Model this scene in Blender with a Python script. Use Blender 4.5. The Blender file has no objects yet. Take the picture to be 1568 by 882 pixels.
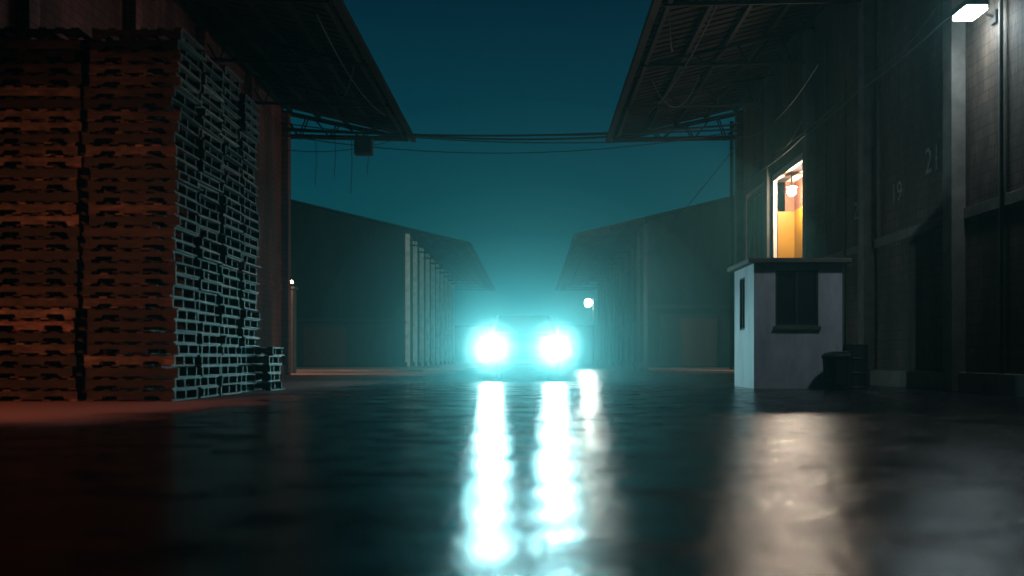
import bpy, math, random
from mathutils import Vector
random.seed(7)
S=bpy.context.scene
C=S.collection

# ------------------------------------------------------------ materials
def nmat(name):
    m=bpy.data.materials.new(name); m.use_nodes=True
    nt=m.node_tree; nt.nodes.clear()
    out=nt.nodes.new('ShaderNodeOutputMaterial')
    b=nt.nodes.new('ShaderNodeBsdfPrincipled')
    nt.links.new(b.outputs[0],out.inputs[0])
    return m,nt,b
def noise(nt,scale,detail=6,rough=.6,vec=None,dist=0):
    n=nt.nodes.new('ShaderNodeTexNoise'); n.inputs['Scale'].default_value=scale
    n.inputs['Detail'].default_value=detail; n.inputs['Roughness'].default_value=rough
    n.inputs['Distortion'].default_value=dist
    if vec is not None: nt.links.new(vec,n.inputs['Vector'])
    return n
def ramp(nt,fac,stops):
    r=nt.nodes.new('ShaderNodeValToRGB')
    e=r.color_ramp.elements
    while len(e)>1: e.remove(e[-1])
    for i,(p,c) in enumerate(stops):
        if not hasattr(c,'__len__'): c=(c,c,c)
        if i==0: e[0].position=p; el=e[0]
        else: el=e.new(p)
        el.color=(*c[:3],1)
    nt.links.new(fac,r.inputs[0]); return r
def math_(nt,op,a,b_):
    m=nt.nodes.new('ShaderNodeMath'); m.operation=op
    for i,q in enumerate((a,b_)):
        if isinstance(q,(int,float)): m.inputs[i].default_value=q
        else: nt.links.new(q,m.inputs[i])
    return m.outputs[0]
def mapping(nt,scale,kind='Object'):
    tc=nt.nodes.new('ShaderNodeTexCoord'); mp=nt.nodes.new('ShaderNodeMapping')
    mp.inputs['Scale'].default_value=scale
    nt.links.new(tc.outputs[kind],mp.inputs[0]); return mp.outputs[0]
def bump(nt,b,h,strength=.3,dist=.02,prev=None):
    n=nt.nodes.new('ShaderNodeBump'); n.inputs['Strength'].default_value=strength
    n.inputs['Distance'].default_value=dist
    nt.links.new(h,n.inputs['Height'])
    if prev is not None: nt.links.new(prev,n.inputs['Normal'])
    nt.links.new(n.outputs[0],b.inputs['Normal']); return n.outputs[0]
def plain(name,c1,c2,scale=3,rough=.7,metal=0,bs=.2,sc=(1,1,1),spec=.3):
    m,nt,b=nmat(name); v=mapping(nt,sc)
    n=noise(nt,scale,8,.65,v); r=ramp(nt,n.outputs[0],[(.3,c1),(.7,c2)])
    nt.links.new(r.outputs[0],b.inputs['Base Color'])
    b.inputs['Roughness'].default_value=rough; b.inputs['Metallic'].default_value=metal
    b.inputs['Specular IOR Level'].default_value=spec
    n2=noise(nt,scale*9,4,.6,v); bump(nt,b,n2.outputs[0],bs,.01)
    return m
def emis(name,col,st):
    m,nt,b=nmat(name)
    b.inputs['Base Color'].default_value=(.8,.8,.8,1)
    b.inputs['Emission Color'].default_value=(*col,1); b.inputs['Emission Strength'].default_value=st
    return m
def masonry(name,c1,c2,mortar,bw=.4,bh=.2):
    m,nt,b=nmat(name)
    tc=nt.nodes.new('ShaderNodeTexCoord'); sp=nt.nodes.new('ShaderNodeSeparateXYZ')
    nt.links.new(tc.outputs['Object'],sp.inputs[0])
    cb=nt.nodes.new('ShaderNodeCombineXYZ'); nt.links.new(math_(nt,'ADD',sp.outputs[0],sp.outputs[1]),cb.inputs[0]); nt.links.new(sp.outputs[2],cb.inputs[1])
    br=nt.nodes.new('ShaderNodeTexBrick'); nt.links.new(cb.outputs[0],br.inputs['Vector'])
    br.inputs['Scale'].default_value=1; br.inputs['Brick Width'].default_value=bw; br.inputs['Row Height'].default_value=bh
    br.inputs['Mortar Size'].default_value=.012; br.inputs['Color1'].default_value=(*c1,1); br.inputs['Color2'].default_value=(*c2,1)
    br.inputs['Mortar'].default_value=(*mortar,1)
    v=mapping(nt,(1,1,.25)); n=noise(nt,.9,10,.7,v)
    r=ramp(nt,n.outputs[0],[(.3,.2),(.5,.7),(.70,1.7)])
    mx=nt.nodes.new('ShaderNodeMix'); mx.data_type='RGBA'; mx.blend_type='MULTIPLY'; mx.inputs[0].default_value=1
    nt.links.new(br.outputs['Color'],mx.inputs[6]); nt.links.new(r.outputs[0],mx.inputs[7])
    nt.links.new(mx.outputs[2],b.inputs['Base Color'])
    b.inputs['Roughness'].default_value=.85; b.inputs['Specular IOR Level'].default_value=.2
    p=bump(nt,b,br.outputs['Fac'],-.5,.015)
    n2=noise(nt,14,6,.6,v); bump(nt,b,n2.outputs[0],.6,.03,p)
    return m

M={}
M['wall_r']=masonry('block_wall',(.058,.038,.028),(.041,.028,.022),(.025,.018,.015))
M['wall_l']=masonry('red_block_wall',(.17,.05,.045),(.13,.04,.038),(.05,.026,.025))
M['wall_far']=masonry('far_wall',(.016,.020,.022),(.011,.015,.017),(.009,.009,.009))
M['conc']=plain('concrete_pilaster',(.032,.028,.025),(.085,.075,.068),2,.8,0,.4)
M['conc_dk']=plain('stained_pilaster',(.011,.013,.013),(.030,.032,.031),2,.8,0,.4)
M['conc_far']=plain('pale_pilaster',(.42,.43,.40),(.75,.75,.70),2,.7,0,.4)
M['steel']=plain('painted_steel',(.006,.0045,.0045),(.012,.009,.008),5,.75,0,.2,spec=.12)
M['rust']=plain('rusty_sheet',(.010,.0055,.005),(.022,.012,.010),1.2,.9,.0,.3,spec=.1)
M['white']=plain('white_paint',(.20,.20,.23),(.38,.38,.42),2.2,.65,0,.3,(1,1,.4))
M['frame']=plain('frame_paint',(.42,.37,.32),(.58,.52,.46),4,.6)
M['yellow']=plain('yellow_door',(.26,.125,.004),(.32,.16,.007),2,.5)
M['orange']=plain('orange_room',(.13,.045,.025),(.20,.08,.042),2,.8)
M['brown']=plain('brown_shutter',(.05,.02,.013),(.08,.035,.02),3,.7)
M['dark']=plain('black_rubber',(.008,.008,.008),(.02,.02,.02),6,.6)
M['paint']=plain('truck_paint',(.015,.02,.022),(.025,.03,.035),1,.45,.1,.02)
M['pavement']=plain('pavement_concrete',(.20,.19,.17),(.34,.32,.29),1.5,.75,0,.4)
M['num']=plain('number_paint',(.045,.042,.04),(.20,.18,.16),12,.8)
m,nt,b=nmat('dark_glass'); b.inputs['Base Color'].default_value=(.01,.012,.015,1); b.inputs['Roughness'].default_value=.08
b.inputs['Specular IOR Level'].default_value=.3
M['glass']=m
m,nt,b=nmat('pallet_wood')
at=nt.nodes.new('ShaderNodeAttribute'); at.attribute_name='tone'
r=ramp(nt,at.outputs['Fac'],[(0,(.014,.009,.007)),(.3,(.055,.034,.023)),(.65,(.135,.085,.056)),(.93,(.34,.23,.16)),(1,(.17,.02,.02))])
v=mapping(nt,(1,1,4)); n=noise(nt,4,9,.75,v); r2=ramp(nt,n.outputs[0],[(.32,.12),(.48,.6),(.66,1.35)])
nb=noise(nt,.9,4,.6,mapping(nt,(1,1,1))); r3=ramp(nt,nb.outputs[0],[(.35,.45),(.62,1.25)])
def mulc(a,b_):
    mx=nt.nodes.new('ShaderNodeMix'); mx.data_type='RGBA'; mx.blend_type='MULTIPLY'; mx.inputs[0].default_value=1
    nt.links.new(a,mx.inputs[6]); nt.links.new(b_,mx.inputs[7]); return mx.outputs[2]
nt.links.new(mulc(mulc(r.outputs[0],r2.outputs[0]),r3.outputs[0]),b.inputs['Base Color'])
b.inputs['Roughness'].default_value=.65; b.inputs['Specular IOR Level'].default_value=.3
bump(nt,b,n.outputs[0],.5,.012)
M['wood']=m

# wet asphalt, with the sodium lamp's warm pool painted in as a lighter, rougher patch
m,nt,b=nmat('wet_asphalt')
v=mapping(nt,(1,1,1)); vs=mapping(nt,(.6,1,1))
n1=noise(nt,2.6,10,.70,vs,.5); n2=noise(nt,70,4,.6,v); n3=noise(nt,.5,6,.6,v)
n4=noise(nt,13,6,.6,v)
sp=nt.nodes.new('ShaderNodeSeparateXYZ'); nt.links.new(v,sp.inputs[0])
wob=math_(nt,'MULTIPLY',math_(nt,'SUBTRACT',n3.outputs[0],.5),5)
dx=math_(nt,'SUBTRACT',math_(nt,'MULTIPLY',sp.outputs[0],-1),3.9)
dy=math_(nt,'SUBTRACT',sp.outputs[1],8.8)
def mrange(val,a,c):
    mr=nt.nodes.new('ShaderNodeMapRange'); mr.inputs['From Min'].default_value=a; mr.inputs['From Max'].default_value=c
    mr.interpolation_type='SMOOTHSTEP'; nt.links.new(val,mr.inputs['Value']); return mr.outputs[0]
lamp_pool=mrange(math_(nt,'ADD',math_(nt,'MINIMUM',dx,dy),wob),-.7,.9)
# the lane edge is coarser and holds less water
worn=mrange(math_(nt,'ADD',math_(nt,'MULTIPLY',sp.outputs[0],-1),wob),1.0,3.0)
rc=ramp(nt,n3.outputs[0],[(.35,(.008,.008,.011)),(.7,(.022,.020,.022))])
mc=nt.nodes.new('ShaderNodeMix'); mc.data_type='RGBA'; nt.links.new(lamp_pool,mc.inputs[0]); nt.links.new(rc.outputs[0],mc.inputs[6]); mc.inputs[7].default_value=(.33,.20,.19,1)  # warm lamp light put into the base colour
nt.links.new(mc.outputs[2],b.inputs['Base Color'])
rr=ramp(nt,n1.outputs[0],[(.36,.11),(.46,.17),(.54,.24),(.66,.36)])
nt.links.new(math_(nt,'ADD',rr.outputs[0],math_(nt,'MULTIPLY',lamp_pool,.4)),b.inputs['Roughness'])
sr=ramp(nt,n1.outputs[0],[(.38,.26),(.49,.13),(.58,.03)])
s1=math_(nt,'MULTIPLY',sr.outputs[0],math_(nt,'SUBTRACT',1,math_(nt,'MULTIPLY',lamp_pool,.85)))
nt.links.new(math_(nt,'MULTIPLY',s1,math_(nt,'SUBTRACT',1,math_(nt,'MULTIPLY',worn,.75))),b.inputs['Specular IOR Level'])
br=nt.nodes.new('ShaderNodeTexBrick'); nt.links.new(v,br.inputs['Vector']); br.offset=0
br.inputs['Scale'].default_value=1; br.inputs['Brick Width'].default_value=4.1; br.inputs['Row Height'].default_value=5
br.inputs['Mortar Size'].default_value=.02
p=bump(nt,b,br.outputs['Fac'],-.4,.02)
p=bump(nt,b,n4.outputs[0],.34,.025,p)
mul=math_(nt,'MULTIPLY',n2.outputs[0],rr.outputs[0])
bump(nt,b,mul,.3,.010,p)
M['asphalt']=m

# ------------------------------------------------------------ mesh builder
class MB:
    def __init__(s): s.v=[];s.f=[];s.mi=[];s.mats=[];s.tone=[];s.t=0
    def mat(s,k):
        if k not in s.mats: s.mats.append(k)
        return s.mats.index(k)
    def poly(s,pts,faces,k):
        o=len(s.v); s.v+= [tuple(p) for p in pts]; s.tone+=[s.t]*len(pts)
        for f in faces: s.f.append(tuple(o+i for i in f)); s.mi.append(s.mat(k))
    def box(s,x0,x1,y0,y1,z0,z1,k):
        P=[(x0,y0,z0),(x1,y0,z0),(x1,y1,z0),(x0,y1,z0),(x0,y0,z1),(x1,y0,z1),(x1,y1,z1),(x0,y1,z1)]
        s.poly(P,[(0,3,2,1),(4,5,6,7),(0,1,5,4),(1,2,6,5),(2,3,7,6),(3,0,4,7)],k)
    def prism(s,prof,axis,a0,a1,k,xf=None):
        n=len(prof)
        def mk(a,p):
            if axis=='y': q=(p[0],a,p[1])
            elif axis=='x': q=(a,p[0],p[1])
            else: q=(p[0],p[1],a)
            return xf(q) if xf else q
        P=[mk(a0,p) for p in prof]+[mk(a1,p) for p in prof]
        F=[tuple(range(n)),tuple(range(2*n-1,n-1,-1))]+[(i,(i+1)%n,n+(i+1)%n,n+i) for i in range(n)]
        s.poly(P,F,k)
    def beam(s,a,bb,r,k,n=6):
        a=Vector(a);bb=Vector(bb);d=(bb-a).normalized()
        u=d.cross(Vector((0,0,1)));
        if u.length<.01: u=d.cross(Vector((1,0,0)))
        u.normalize(); w=d.cross(u)
        P=[]
        for q in (a,bb):
            for i in range(n):
                t=2*math.pi*i/n; P.append(q+u*math.cos(t)*r+w*math.sin(t)*r)
        s.poly(P,[tuple(range(n)),tuple(range(2*n-1,n-1,-1))]+[(i,(i+1)%n,n+(i+1)%n,n+i) for i in range(n)],k)
    def path(s,pts,r,k,n=5):
        for a,bb in zip(pts,pts[1:]): s.beam(a,bb,r,k,n)
    def obj(s,name,parent=None,bev=0):
        me=bpy.data.meshes.new(name); me.from_pydata(s.v,[],s.f); me.update()
        for k in s.mats: me.materials.append(M[k])
        me.polygons.foreach_set('material_index',s.mi)
        if any(s.tone):
            a=me.attributes.new('tone','FLOAT','POINT'); a.data.foreach_set('value',s.tone)
        import bmesh
        bm=bmesh.new(); bm.from_mesh(me); bmesh.ops.recalc_face_normals(bm,faces=bm.faces); bm.to_mesh(me); bm.free()
        o=bpy.data.objects.new(name,me); C.objects.link(o)
        if parent: o.parent=parent
        if bev:
            md=o.modifiers.new('b','BEVEL'); md.width=bev; md.segments=2; md.limit_method='ANGLE'
        return o
def empty(name):
    o=bpy.data.objects.new(name,None); C.objects.link(o); return o
def lamp(name,kind,loc,col,power,size=.1,parent=None,aim=None,spot=None,blend=.5):
    l=bpy.data.lights.new(name,kind); l.energy=power; l.color=col; l.shadow_soft_size=size
    if kind=='SPOT': l.spot_size=math.radians(spot); l.spot_blend=blend
    o=bpy.data.objects.new(name,l); o.location=loc
    if aim is not None: o.rotation_euler=(Vector(aim)-Vector(loc)).to_track_quat('-Z','Y').to_euler()
    C.objects.link(o)
    if parent: o.parent=parent
    return o

# ------------------------------------------------------------ ground
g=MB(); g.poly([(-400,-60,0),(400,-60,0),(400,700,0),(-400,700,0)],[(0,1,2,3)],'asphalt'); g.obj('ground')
g=MB(); g.box(-40,-5.0,45.5,53,-.02,.10,'pavement'); g.obj('pavement',bev=.02)
g=MB()
prof=[(5.6,47),(6.2,42.5),(8.5,40),(14,39.2),(40,39.2),(40,56),(8,56),(6.2,53)]
g.prism(prof,'z',-.02,.10,'pavement'); g.obj('pavement',bev=.02)

# ------------------------------------------------------------ warehouses
SL=.24
def warehouse(name,sg,wx,ex,y0,y1,wall,pil,pys,openings=(),eave=8.85,pd=.26):
    root=empty(name)
    X=lambda a:a*sg
    def bx(b,x0,x1,*a):
        lo,hi=sorted((X(x0),X(x1))); b.box(lo,hi,*a)
    zw=eave+SL*(wx-ex)
    b=MB(); y=y0
    for (a,c,z0,z1) in openings:
        bx(b,wx,wx+.3,y,a,0,zw-.05,wall); bx(b,wx,wx+.3,a,c,0,z0,wall); bx(b,wx,wx+.3,a,c,z1,zw-.05,wall); y=c
    bx(b,wx,wx+.3,y,y1,0,zw-.05,wall)
    rx=wx+16; rz=eave+SL*(rx-ex)
    prof=[(X(wx+.3),0),(X(wx+32),0),(X(wx+32),zw-.05),(X(rx),rz-.12),(X(wx+.3),zw+.02)]
    b.prism(prof,'y',y1-.3,y1,wall); b.prism(prof,'y',y0,y0+.3,wall)
    b.obj('walls',root)
    b=MB()
    ox=wx+32+(wx-ex)
    b.prism([(X(ex),eave),(X(rx),rz),(X(rx),rz+.1),(X(ex),eave+.1)],'y',y0-.5,y1+.4,'rust')
    b.prism([(X(rx),rz),(X(ox),eave),(X(ox),eave+.1),(X(rx),rz+.1)],'y',y0-.5,y1+.4,'rust')
    b.prism([(X(ex)-.09,eave-.14),(X(ex)+.09,eave-.14),(X(ex)+.09,eave+.0),(X(ex)-.09,eave+.0)],'y',y0-.5,y1+.4,'steel')
    yy=y0
    while yy<y1+.3:
        b.prism([(X(ex+.12),eave-.035+SL*.12),(X(wx-.02),zw-.035),(X(wx-.02),zw-.004),(X(ex+.12),eave-.004+SL*.12)],'y',yy,yy+.07,'rust'); yy+=.42
    b.obj('roof',root)
    b=MB()
    for i in range(5):
        px=ex+.3+i*(wx-ex-.5)/4; pz=eave+SL*(px-ex)
        bx(b,px-.05,px+.05,y0-.3,y1+.3,pz-.2,pz-.045,'steel')
    ys=list(pys)+[y1+.15]
    for yy in ys:
        a=(X(ex+.15),yy,eave-.12); w=(X(wx),yy,eave-.02); t=(X(wx),yy,zw-.28)
        b.beam(a,w,.055,'steel'); b.beam((X(ex+.15),yy,eave-.13),t,.055,'steel')
        n=4
        for i in range(1,n+1):
            f=i/n; xb=ex+.15+(wx-ex-.15)*f; xp=ex+.15+(wx-ex-.15)*(f-.5/n)
            zt=lambda xx:eave-.13+(zw-.28-eave+.13)*(xx-ex-.15)/(wx-ex-.15)
            b.beam((X(xp),yy,eave-.1),(X(xb),yy,zt(xb)),.028,'steel')
            b.beam((X(xp),yy,eave-.1),(X(xp-.3),yy,zt(xp-.3)),.028,'steel')
    b.obj('canopy_trusses',root)
    b=MB()
    for yy in pys:
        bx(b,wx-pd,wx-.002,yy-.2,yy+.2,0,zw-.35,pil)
    b.obj('pilasters',root,bev=.015)
    b=MB(); ys=sorted(pys); yy=y0
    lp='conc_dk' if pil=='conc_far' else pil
    for p in ys+[y1+.2]:
        if p-.203>yy:
            bx(b,wx-.05,wx-.003,yy,p-.203,3.1,3.3,lp)
            bx(b,wx-.14,wx-.003,yy,p-.203,0,.35,lp)
        yy=p+.203
    b.obj('ledge_and_plinth',root,bev=.01)
    return root
pr=[-.9,3.85,8.6,13.35,18.1,22.85,27.6,32.2,36.9]
R=warehouse('brick_warehouse',1,7.8,2.85,-8,37.1,'wall_r','conc',pr,[(28.2,31.9,3.5,6.25),(32.55,35.6,3.5,6.3)])
L=warehouse('brick_warehouse',-1,9.2,4.45,-8,36.9,'wall_l','wall_l',[p-.2 for p in pr])
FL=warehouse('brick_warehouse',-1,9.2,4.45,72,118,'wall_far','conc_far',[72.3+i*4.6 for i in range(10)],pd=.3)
FR=warehouse('brick_warehouse',1,7.8,2.85,67,118,'wall_far','conc_dk',[67.3+i*4.75 for i in range(11)])
b=MB(); b.prism([(-30,0),(30,0),(30,4.2),(0,6),(-30,4.2)],'y',150,151,'wall_far'); 
b.prism([(-31,4.2),(0,6.1),(31,4.2),(31,4.35),(0,6.25),(-31,4.35)],'y',149.5,175,'rust')
for i in range(6): b.box(-24+i*9,-20+i*9,149.85,149.99,0,3.4,'brown')
e=empty('distant_warehouse'); b.obj('walls_and_roof',e)

b=MB(); b.box(-17.5,-10.2,71.86,71.99,.1,3.1,'conc_dk'); b.box(-16.5,-13.4,71.78,71.855,.1,2.9,'brown'); b.box(-30,-10,71.8,71.99,3.3,3.5,'conc_dk')
b.obj('gable_band',FL)
b=MB(); b.box(8.6,13.5,66.86,66.99,.1,3.6,'conc_dk'); b.box(10,12.4,66.78,66.855,.1,3.3,'brown'); b.box(8,30,66.8,66.99,4,4.2,'conc_dk')
for i in range(4): b.box(15.5+i*2.2,17.0+i*2.2,66.88,66.99,4.8,6.1,'glass')
b.obj('gable_band',FR)

# --- right warehouse upper lit room
b=MB()
b.box(8.4,8.5,28.0,32.4,3.3,6.45,'orange')
b.box(7.8,8.4,31.9,31.99,3.4,6.3,'orange')
b.box(8.11,8.4,27.95,28.2,3.4,6.3,'orange')
b.box(8.101,8.4,28.2,31.9,6.25,6.35,'frame'); b.box(8.101,8.4,28.2,31.9,3.4,3.5,'orange')
b.box(7.86,8.39,31.84,31.896,3.5,5.3,'yellow')
b.box(8.34,8.395,30.6,31.6,3.5,5.3,'yellow')
b.box(8.33,8.395,28.9,29.8,3.5,5.6,'orange')
b.obj('lit_room',R)
b=MB()
def fr(y0,y1,z0,z1,w=.16):
    b.box(7.68,7.797,y0-w,y0,z0-w,z1+w,'frame'); b.box(7.68,7.797,y1,y1+w,z0-w,z1+w,'frame')
    b.box(7.68,7.797,y0,y1,z1,z1+w,'frame'); b.box(7.68,7.797,y0,y1,z0-w,z0,'frame')
fr(28.2,31.7,3.5,6.25,.2); fr(32.75,35.6,3.5,6.3)
b.obj('window_frames',R)
b=MB(); b.box(7.9,8.0,32.55,35.6,3.5,6.3,'brown')
for i in range(1,4): b.box(7.86,7.895,32.55+i*.76,32.6+i*.76,3.5,6.3,'steel')
b.box(8.0,8.3,32.5,35.65,3.4,6.4,'brown'); b.obj('shutter',R)
M['bulb']=emis('warm_bulb',(1,.84,.66),900)
def ball(name,loc,r,mat,parent):
    import bmesh
    me=bpy.data.meshes.new(name); bm=bmesh.new(); bmesh.ops.create_icosphere(bm,subdivisions=2,radius=r); bm.to_mesh(me); bm.free()
    for p in me.polygons: p.use_smooth=True
    me.materials.append(M[mat]); o=bpy.data.objects.new(name,me); o.location=loc; C.objects.link(o); o.parent=parent; return o
e=empty('ceiling_lamp')
b=MB(); b.beam((7.92,30.4,6.249),(7.92,30.4,5.88),.015,'dark')
P=[];n=16
for rr_,zz in ((.05,5.92),(.16,5.83)):
    for i in range(n): P.append((7.92+rr_*math.cos(2*math.pi*i/n),30.4+rr_*math.sin(2*math.pi*i/n),zz))
b.poly(P,[(i,(i+1)%n,n+(i+1)%n,n+i) for i in range(n)]+[tuple(range(n))],'frame'); b.obj('cord_and_shade',e)
ball('bulb',(7.92,30.4,5.69),.13,'bulb',e)

# conduits, pipes, wires on right wall
b=MB()
def droop(a,c,sag,n=12):
    a=Vector(a);c=Vector(c); return [a.lerp(c,i/n)-Vector((0,0,sag*4*(i/n)*(1-i/n))) for i in range(n+1)]
for a,c in zip(pr[2:],pr[3:]):
    b.path(droop((7.5,a,6.75),(7.5,c,6.75),.06),.02,'conc')
    b.path(droop((7.48,a,7.2),(7.48,c,7.1),.35),.012,'dark')
for y,z0,z1 in ((24.6,.3,7.5),(22.2,3.3,6.7),(16.4,0.3,9),(26.2,3.3,9)):
    b.beam((7.72,y,z0),(7.72,y,z1),.035,'conc')
b.beam((7.4,36.95,.2),(7.4,36.95,9.4),.07,'steel')
b.path(droop((7.5,36,8.6),(6.9,24,7.7),.5),.013,'conc')
b.path(droop((7.5,35,7.4),(7.5,24,6.9),.25),.013,'conc')
b.obj('conduits',R)
b=MB()
b.path(droop((3.6,30,9),(5.2,31,9.4),.9),.018,'conc'); b.path(droop((3.3,24,8.9),(3.7,26,9),.6),.018,'conc')
b.path(droop((4.4,22,9.1),(4.0,34,9.0),.4),.02,'conc')
b.obj('hanging_wires',R)
b=MB(); b.path(droop((-5.0,28,8.9),(-6.2,31,9.2),.7),.018,'conc'); b.path(droop((-5.2,24,8.9),(-5.0,34,8.9),.4),.018,'conc'); b.obj('hanging_wires',L)
def number(txt,y,z,h):
    cu=bpy.data.curves.new('number','FONT'); cu.body=txt; cu.size=h/.7; cu.extrude=.004; cu.space_character=1.1
    t=bpy.data.objects.new('tmp',cu); C.objects.link(t); bpy.context.view_layer.update()
    me=bpy.data.meshes.new_from_object(t.evaluated_get(bpy.context.evaluated_depsgraph_get())); bpy.data.objects.remove(t)
    me.materials.clear(); me.materials.append(M['num'])
    o=bpy.data.objects.new('painted_number',me); o.parent=R; C.objects.link(o)
    o.rotation_euler=(math.radians(90),0,math.radians(-90)); o.location=(7.79,y,z)
number('21',19.75,4.25,.5); number('19',21.6,3.95,.42); number('20',24.1,3.95,.42)

M['cool']=emis('cool_tube',(.75,.95,1),150); M['sodium']=emis('sodium_bulb',(1,.35,.12),20); M['warm']=emis('warm_tube',(1,.72,.42),25)
def wall_lamp(name,x,y,z,dx,mat,col,power,aim=None,hw=.2):
    e=empty(name); b=MB()
    s=1 if dx>0 else -1
    b.beam((x,y,z-.02),(x+s*.35,y,z+.12),.025,'steel'); 
    lo,hi=sorted((x+s*.25,x+s*.62))
    b.box(lo,hi,y-hw,y+hw,z+.1,z+.2,'steel'); lo,hi=sorted((x,x+s*.05)); b.box(lo,hi,y-.1,y+.1,z-.12,z+.1,'steel')
    b.obj('housing',e,bev=.01)
    b=MB(); lo,hi=sorted((x+s*.27,x+s*.60)); b.box(lo,hi,y-hw+.03,y+hw-.03,z+.03,z+.097,mat); b.obj('tube',e)
    if aim: lamp(name+'_light','SPOT',(x+s*.43,y,z-.08),col,power,.1,e,aim,53,1)
    else: lamp(name+'_light','POINT',(x+s*.43,y,z-.08),col,power,.1,e)
    return e
wall_lamp('wall_lamp',7.797,16.75,6.35,-1,'cool',(.72,.92,1),36,None,.3)
wall_lamp('sodium_wall_lamp',-9.2,3.4,4.8,1,'sodium',(1,.30,.13),1800,(-6.4,12.0,1.0))
def end_lamp(name,x,y,z,mat,col,power):
    e=empty(name); b=MB(); b.beam((x,y,z),(x,y+.4,z+.12),.025,'steel'); b.box(x-.2,x+.2,y+.25,y+.6,z+.1,z+.2,'steel'); b.obj('housing',e)
    b=MB(); b.box(x-.16,x+.16,y+.3,y+.56,z+.05,z+.097,mat); b.obj('tube',e)
    lamp(name+'_light','POINT',(x,y+.45,z-.06),col,power,.1,e)
end_lamp('wall_lamp',11.5,37.1,4.8,'warm',(1,.55,.32),1200)
end_lamp('wall_lamp',-13,36.9,4.8,'warm',(1,.6,.38),1200)

# ------------------------------------------------------------ pallets
PH=.163
def pallet(b,cx,cy,z,w,d,yaw):
    ca,sa=math.cos(yaw),math.sin(yaw)
    xf=lambda q:(cx+q[0]*ca-q[1]*sa,cy+q[0]*sa+q[1]*ca,z+q[2])
    def bb(x0,x1,y0,y1,z0,z1):
        P=[xf(q) for q in [(x0,y0,z0),(x1,y0,z0),(x1,y1,z0),(x0,y1,z0),(x0,y0,z1),(x1,y0,z1),(x1,y1,z1),(x0,y1,z1)]]
        b.poly(P,[(0,3,2,1),(4,5,6,7),(0,1,5,4),(1,2,6,5),(2,3,7,6),(3,0,4,7)],'wood')
    H=w/2; base=random.random()**1.6*.9
    if random.random()<.04: base=1
    ns=random.uniform(.12,.17); ne=random.uniform(.33,.39); nz=random.uniform(.055,.085)
    plainside=random.random()<.15
    for si,yy in enumerate((-d/2,-.02,d/2-.04)):
        h=H-random.uniform(.03,.08) if si else H-.005
        b.t=max(.01,min(1,base*(1 if si==0 else .15)+random.uniform(-.2,.12)))
        n0,n1=ns*w,ne*w; j=random.uniform(-.01,.01)
        if plainside: pf=[(-h,.022),(h,.022),(h,.138),(-h,.138)]
        else: pf=[(-h,.022),(-n1,.022),(-n1+.03,nz),(-n0-.02,nz),(-n0,.022),(n0,.022),(n0+.02,nz),(n1-.03,nz),(n1,.022),(h,.022),(h,.138),(0,.136+j*.1),(-h,.138)]
        b.prism(pf,'y',yy,yy+.04,'wood',xf)
    h=H
    for i in range(6):
        xx=-h+i*(w-.11)/5; b.t=max(.01,min(1,base+random.uniform(-.35,.4)))
        if i==5:
            if random.random()<.12: continue
            xx+=random.uniform(-.05,.015)
        bb(xx,xx+.11,-d/2-random.uniform(0,.02),d/2+random.uniform(-.06,.02),.139,.159)
    for i in (0,1,2,3):
        xx=-h+i*(w-.11)/3; b.t=max(.01,min(1,base+random.uniform(-.45,.35)))
        if i==3 and random.random()<.6: xx-=.05
        bb(xx,xx+.11,-d/2,d/2,0,.021)
def stack(cx,cy,n,w=1.28,d=.98,name='pallet_stack'):
    b=MB(); lx=random.uniform(-.0016,.0022); ly=random.uniform(-.002,.002); ox=oy=0
    for i in range(n):
        if random.random()<.2: ox=random.uniform(-.035,.035); oy=random.uniform(-.02,.02)
        pallet(b,cx+ox+lx*i+random.uniform(-.03,.03),cy+oy+ly*i+random.uniform(-.02,.02),.003+i*PH,w*random.uniform(.975,1.01),d,random.uniform(-.035,.035))
    b.obj(name)
for ix in range(3):
    for iy in range(4):
        stack(-5.62-ix*1.40-(.02*iy),13.85+.54+iy*1.15,random.choice([31,32,32,33])+(1 if ix else 0))
stack(-5.5,18.95,5)

# ------------------------------------------------------------ guard booth
e=empty('guard_booth')
x0,x1,y0,y1=4.43,6.2,19.9,21.8
b=MB(); t=.12
wx0,wx1,wz0,wz1=4.86,5.72,1.25,2.36
b.box(x0,x1,y0,y0+t,0,wz0,'white'); b.box(x0,x1,y0,y0+t,wz1,2.5,'white'); b.box(x0,wx0,y0,y0+t,wz0,wz1,'white'); b.box(wx1,x1,y0,y0+t,wz0,wz1,'white')
b.box(x0,x0+t,y0+t,20.75,0,2.5,'white'); b.box(x0,x0+t,21.25,y1,0,2.5,'white'); b.box(x0,x0+t,20.75,21.25,0,1.2,'white'); b.box(x0,x0+t,20.75,21.25,2.3,2.5,'white')
b.box(x1-t,x1,y0+t,y1,0,2.5,'white'); b.box(x0+t,x1-t,y1-t,y1,0,2.5,'white'); b.box(x0+t,x1-t,y0+t,y1-t,.02,.08,'conc')
b.obj('walls',e)
b=MB(); b.box(x0-.14,x1+.14,y0-.16,y1+.14,2.503,2.6,'conc'); b.obj('roof_slab',e,bev=.015)
b=MB()
b.box(wx0,wx1,y0+.05,y0+.06,wz0,wz1,'glass'); b.box(x0+.05,x0+.06,20.75,21.25,1.2,2.3,'glass')
for xx in (wx0,(wx0+wx1)/2-.02,wx1-.04): b.box(xx,xx+.04,y0+.015,y0+.048,wz0,wz1,'dark')
for zz in (wz0,wz1-.04): b.box(wx0+.041,wx1-.041,y0+.02,y0+.046,zz,zz+.04,'dark')
b.box(wx0-.04,wx1+.04,y0-.05,y0-.002,wz0-.07,wz0-.005,'conc')
for zz in (1.2,2.26): b.box(x0+.01,x0+.048,20.75,21.25,zz,zz+.04,'steel')
b.box(x0+.008,x0+.049,20.98,21.02,1.24,2.26,'steel')
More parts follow.
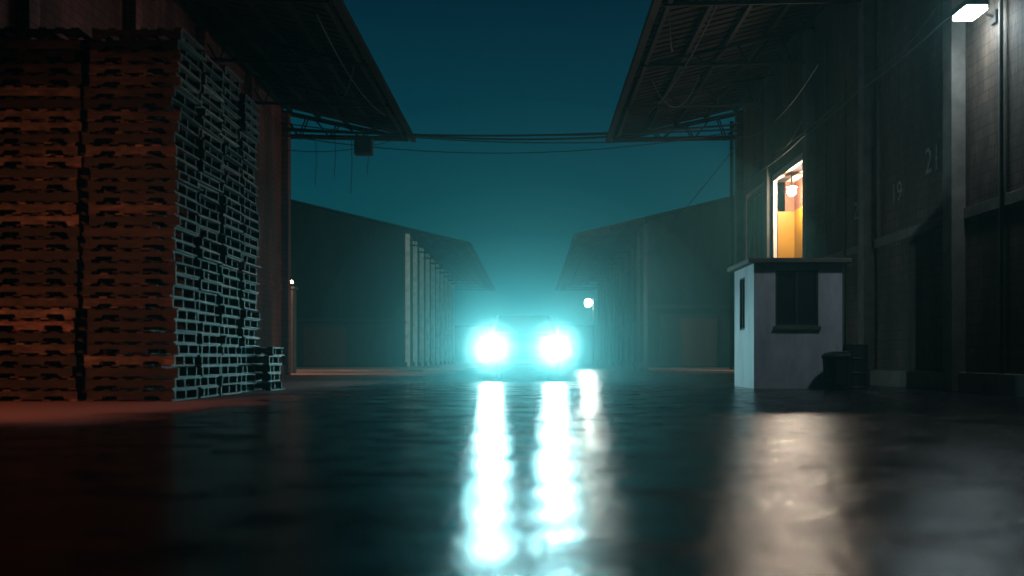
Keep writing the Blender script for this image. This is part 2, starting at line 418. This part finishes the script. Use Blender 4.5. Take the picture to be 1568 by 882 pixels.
b.obj('windows',e)
def cyl(b,cx,cy,prof,k,n=20):
    P=[];F=[]
    for r,z in prof:
        for i in range(n): P.append((cx+r*math.cos(2*math.pi*i/n),cy+r*math.sin(2*math.pi*i/n),z))
    for j in range(len(prof)-1):
        for i in range(n): F.append((j*n+i,j*n+(i+1)%n,(j+1)*n+(i+1)%n,(j+1)*n+i))
    F.append(tuple(range(n))); F.append(tuple((len(prof)-1)*n+i for i in range(n)))
    b.poly(P,F,k)
e=empty('trash_bin'); b=MB(); cyl(b,5.95,19.45,[(.21,0),(.24,.1),(.27,.6),(.29,.62),(.29,.66),(.25,.7),(.1,.74)],'dark'); b.beam((5.8,19.2,.72),(6.1,19.2,.72),.015,'dark'); b.obj('body',e)
e=empty('oil_drum'); b=MB(); cyl(b,6.55,20.3,[(.28,0),(.29,.02),(.28,.04),(.28,.29),(.295,.31),(.28,.33),(.28,.58),(.295,.6),(.28,.62),(.28,.86),(.29,.88),(.27,.88),(.27,.86)],'dark'); b.obj('body',e)

# ------------------------------------------------------------ truck
M['lens']=emis('headlight_lens',(.74,1,.97),330)
T=empty('pickup_truck'); cx=-.245; fy=27.2
b=MB()
hw=1.0
prof=[(fy+.05,.45),(fy+.02,.8),(fy+.08,1.08),(fy+.3,1.17),(fy+1.35,1.25),(fy+2.05,1.86),(fy+3.5,1.9),(fy+3.75,1.25),(fy+5.4,1.22),(fy+5.45,.5)]
n=len(prof)
ring=lambda x:[(cx+x*(1 if z<1.3 else .82),y,z) for y,z in prof]
b.poly(ring(-hw)+ring(hw),[tuple(range(n)),tuple(range(2*n-1,n-1,-1))]+[(i,(i+1)%n,n+(i+1)%n,n+i) for i in range(n)],'paint')
b.obj('body',T,bev=.04)
b=MB()
b.poly([(cx-.80,fy+1.47,1.345),(cx+.80,fy+1.47,1.345),(cx+.72,fy+2.0,1.84),(cx-.72,fy+2.0,1.84)],[(0,1,2,3)],'glass')
b.obj('windscreen',T).location=(0,-.03,.02)
b=MB()
b.box(cx-.95,cx+.95,fy-.12,fy+.04,.42,.64,'steel'); b.box(cx-.6,cx+.6,fy-.02,fy+.015,.72,1.03,'dark')
for i in range(4): b.box(cx-.58,cx+.58,fy-.045,fy-.022,.75+i*.075,.775+i*.075,'steel')
b.box(cx-.26,cx+.26,fy-.135,fy-.122,.47,.59,'conc')
b.box(cx-1.24,cx-1.02,fy+1.5,fy+1.58,1.25,1.5,'dark'); b.box(cx+1.02,cx+1.24,fy+1.5,fy+1.58,1.25,1.5,'dark')
b.obj('bumper_and_grille',T,bev=.015)
for i,(sx,wy) in enumerate([(-1,fy+.95),(1,fy+.95),(-1,fy+4.3),(1,fy+4.3)]):
    b=MB(); n=24
    xo=cx+sx*.98; xi=cx+sx*.74
    b.beam((xi,wy,.38),(xo,wy,.38),.38,'dark',n); b.beam((xo,wy,.38),(xo+sx*.015,wy,.38),.2,'steel',n); b.obj('wheel_%d'%(i+1),T)
for i,hx in enumerate((-1.12,.63)):
    b=MB(); b.beam((hx,fy-.05,.9),(hx,fy+.05,.9),.24,'steel',24); b.obj('headlight_housing_%d'%i,T)
    b=MB(); b.beam((hx,fy-.06,.9),(hx,fy-.052,.9),.22,'lens',12); b.obj('headlight_lens_%d'%i,T)
    lamp('headlight_beam_%d'%i,'SPOT',(hx,fy-.2,.9),(.02,.80,.95),650,.12,T,(hx,0,.5),120,1)

# ------------------------------------------------------------ street lamp behind truck
e=empty('street_lamp'); b=MB(); lx,ly=3.6,64
b.beam((lx+.35,ly,0),(lx+.35,ly,4.5),.06,'steel',10); b.beam((lx+.35,ly,4.45),(lx,ly,4.45),.035,'steel'); b.box(lx-.2,lx+.14,ly-.12,ly+.12,4.40,4.44,'steel'); b.box(lx+.2,lx+.5,ly-.15,ly+.15,0,.25,'conc'); b.obj('pole',e)
M['lampw']=emis('street_lamp_glass',(.85,1,.92),300)
ball('glass',(lx,ly,4.17),.24,'lampw',e)
lamp('street_lamp_light','POINT',(lx-.1,ly+.4,4.1),(.45,1,.85),1800,.12,e)
e=empty('gate_pillar'); b=MB(); b.box(-10.2,-9.65,40.2,40.75,0,3.4,'conc'); b.box(-10.27,-9.58,40.13,40.82,3.402,3.5,'conc'); b.obj('shaft',e,bev=.02)
b=MB(); b.beam((-9.92,40.3,3.5),(-9.92,40.3,3.62),.03,'steel'); b.obj('stem',e)
b=MB(); b.prism([(-10.1,3.62),(-9.7,3.66),(-9.72,3.76),(-10.08,3.72)],'y',40.15,40.4,'warm'); b.obj('lantern',e)
lamp('lantern_light','POINT',(-9.9,39.95,3.65),(1,.72,.42),12,.08,e)

# ------------------------------------------------------------ cables
b=MB()
for (a,c,sg,r) in [((-9.1,36.3,9.0),(7.7,36.3,9.15),.35,.04),((-9.1,36.2,8.9),(7.7,36.2,8.95),.22,.035),((-4.4,36.6,8.8),(2.9,36.6,8.75),.12,.04),((-9.1,36.1,8.7),(7.7,36.1,8.9),.75,.018),((-9.1,35.9,9.1),(7.7,36.4,8.8),.5,.022),((7.4,36.4,8.3),(5.5,67,5.8),.35,.02),((-9,36.2,8.2),(-4.8,36.7,8.75),.25,.014)]:
    b.path(droop(a,c,sg,28),r,'dark')
for x,z in ((-7.9,6.9),(-7.2,7.2),(-6.6,6.6),(-6.0,7.3)): b.path([(x,36.3,8.75),(x+.03,36.3,(8.75+z)/2),(x-.02,36.3,z)],.012,'dark')
b.obj('overhead_cables')
e=empty('floodlight_box'); b=MB(); b.box(-6.45,-5.8,36.0,36.4,8.0,8.6,'dark'); b.box(-6.38,-5.87,35.96,35.998,8.06,8.54,'steel'); b.beam((-6.12,36.2,8.6),(-6.12,36.2,8.95),.04,'dark'); b.obj('box',e,bev=.03)

# ------------------------------------------------------------ night mist: thin everywhere, plus added shells imitating lens glow round the headlights
def mist(name,dens,g,col):
    m=bpy.data.materials.new(name); m.use_nodes=True; nt=m.node_tree; nt.nodes.clear()
    out=nt.nodes.new('ShaderNodeOutputMaterial'); vs=nt.nodes.new('ShaderNodeVolumeScatter')
    vs.inputs['Color'].default_value=(*col,1); vs.inputs['Density'].default_value=dens; vs.inputs['Anisotropy'].default_value=g
    nt.links.new(vs.outputs[0],out.inputs['Volume']); M[name]=m
mist('night_mist',.0012,.75,(.4,.95,1))
b=MB(); b.box(-70,70,-10,190,-1,22,'night_mist'); b.obj('night_mist')
import bmesh
e=empty('headlight_halo')
H0=(-1.12,26.9,.9); H1=(.63,26.9,.9); CC=(-.22,26.2,.9)
for i,(c,rx,ry,rz,dn,col) in enumerate([(CC,8.5,8,6.2,.0055,(.25,.95,1)),(CC,5.4,5.5,4.2,.008,(.3,.95,1)),(CC,3.6,3.8,2.9,.010,(.4,.97,1)),
        (H0,1.5,1.5,1.5,.016,(.8,1,1)),(H1,1.5,1.5,1.5,.016,(.8,1,1)),(H0,.8,.8,.8,.06,(1,1,1)),(H1,.8,.8,.8,.06,(1,1,1))]):
    k='halo_shell_%d'%i; mist(k,dn,.6,col)
    me=bpy.data.meshes.new(k); bm=bmesh.new(); bmesh.ops.create_icosphere(bm,subdivisions=4,radius=1); bm.to_mesh(me); bm.free()
    me.materials.append(M[k]); o=bpy.data.objects.new(k,me); o.location=c; o.scale=(rx,ry,rz); C.objects.link(o); o.parent=e

# ------------------------------------------------------------ sky
w=bpy.data.worlds.new('World'); S.world=w; w.use_nodes=True; nt=w.node_tree; nt.nodes.clear()
out=nt.nodes.new('ShaderNodeOutputWorld'); bg=nt.nodes.new('ShaderNodeBackground')
tc=nt.nodes.new('ShaderNodeTexCoord'); sp=nt.nodes.new('ShaderNodeSeparateXYZ'); nt.links.new(tc.outputs['Generated'],sp.inputs[0])
r=ramp(nt,sp.outputs[2],[(0,(.003,.085,.10)),(.10,(.002,.078,.098)),(.22,(.001,.047,.071)),(.36,(.001,.018,.036)),(.5,(.0005,.003,.010)),(1,(.0003,.0015,.005))])
nt.links.new(r.outputs[0],bg.inputs[0]); bg.inputs[1].default_value=.82
nt.links.new(bg.outputs[0],out.inputs[0])

# ------------------------------------------------------------ camera
cam=bpy.data.cameras.new('Camera'); co=bpy.data.objects.new('Camera',cam); C.objects.link(co); S.camera=co
co.location=(0,0,.6); co.rotation_euler=(math.radians(90),0,0)
cam.lens=35; cam.sensor_width=36; cam.shift_x=-31/1568; cam.shift_y=108/1568
cam.clip_end=2000
cam.dof.use_dof=True; cam.dof.focus_distance=27; cam.dof.aperture_fstop=.7
S.view_settings.view_transform='Standard'; S.view_settings.look='None'; S.view_settings.exposure=0
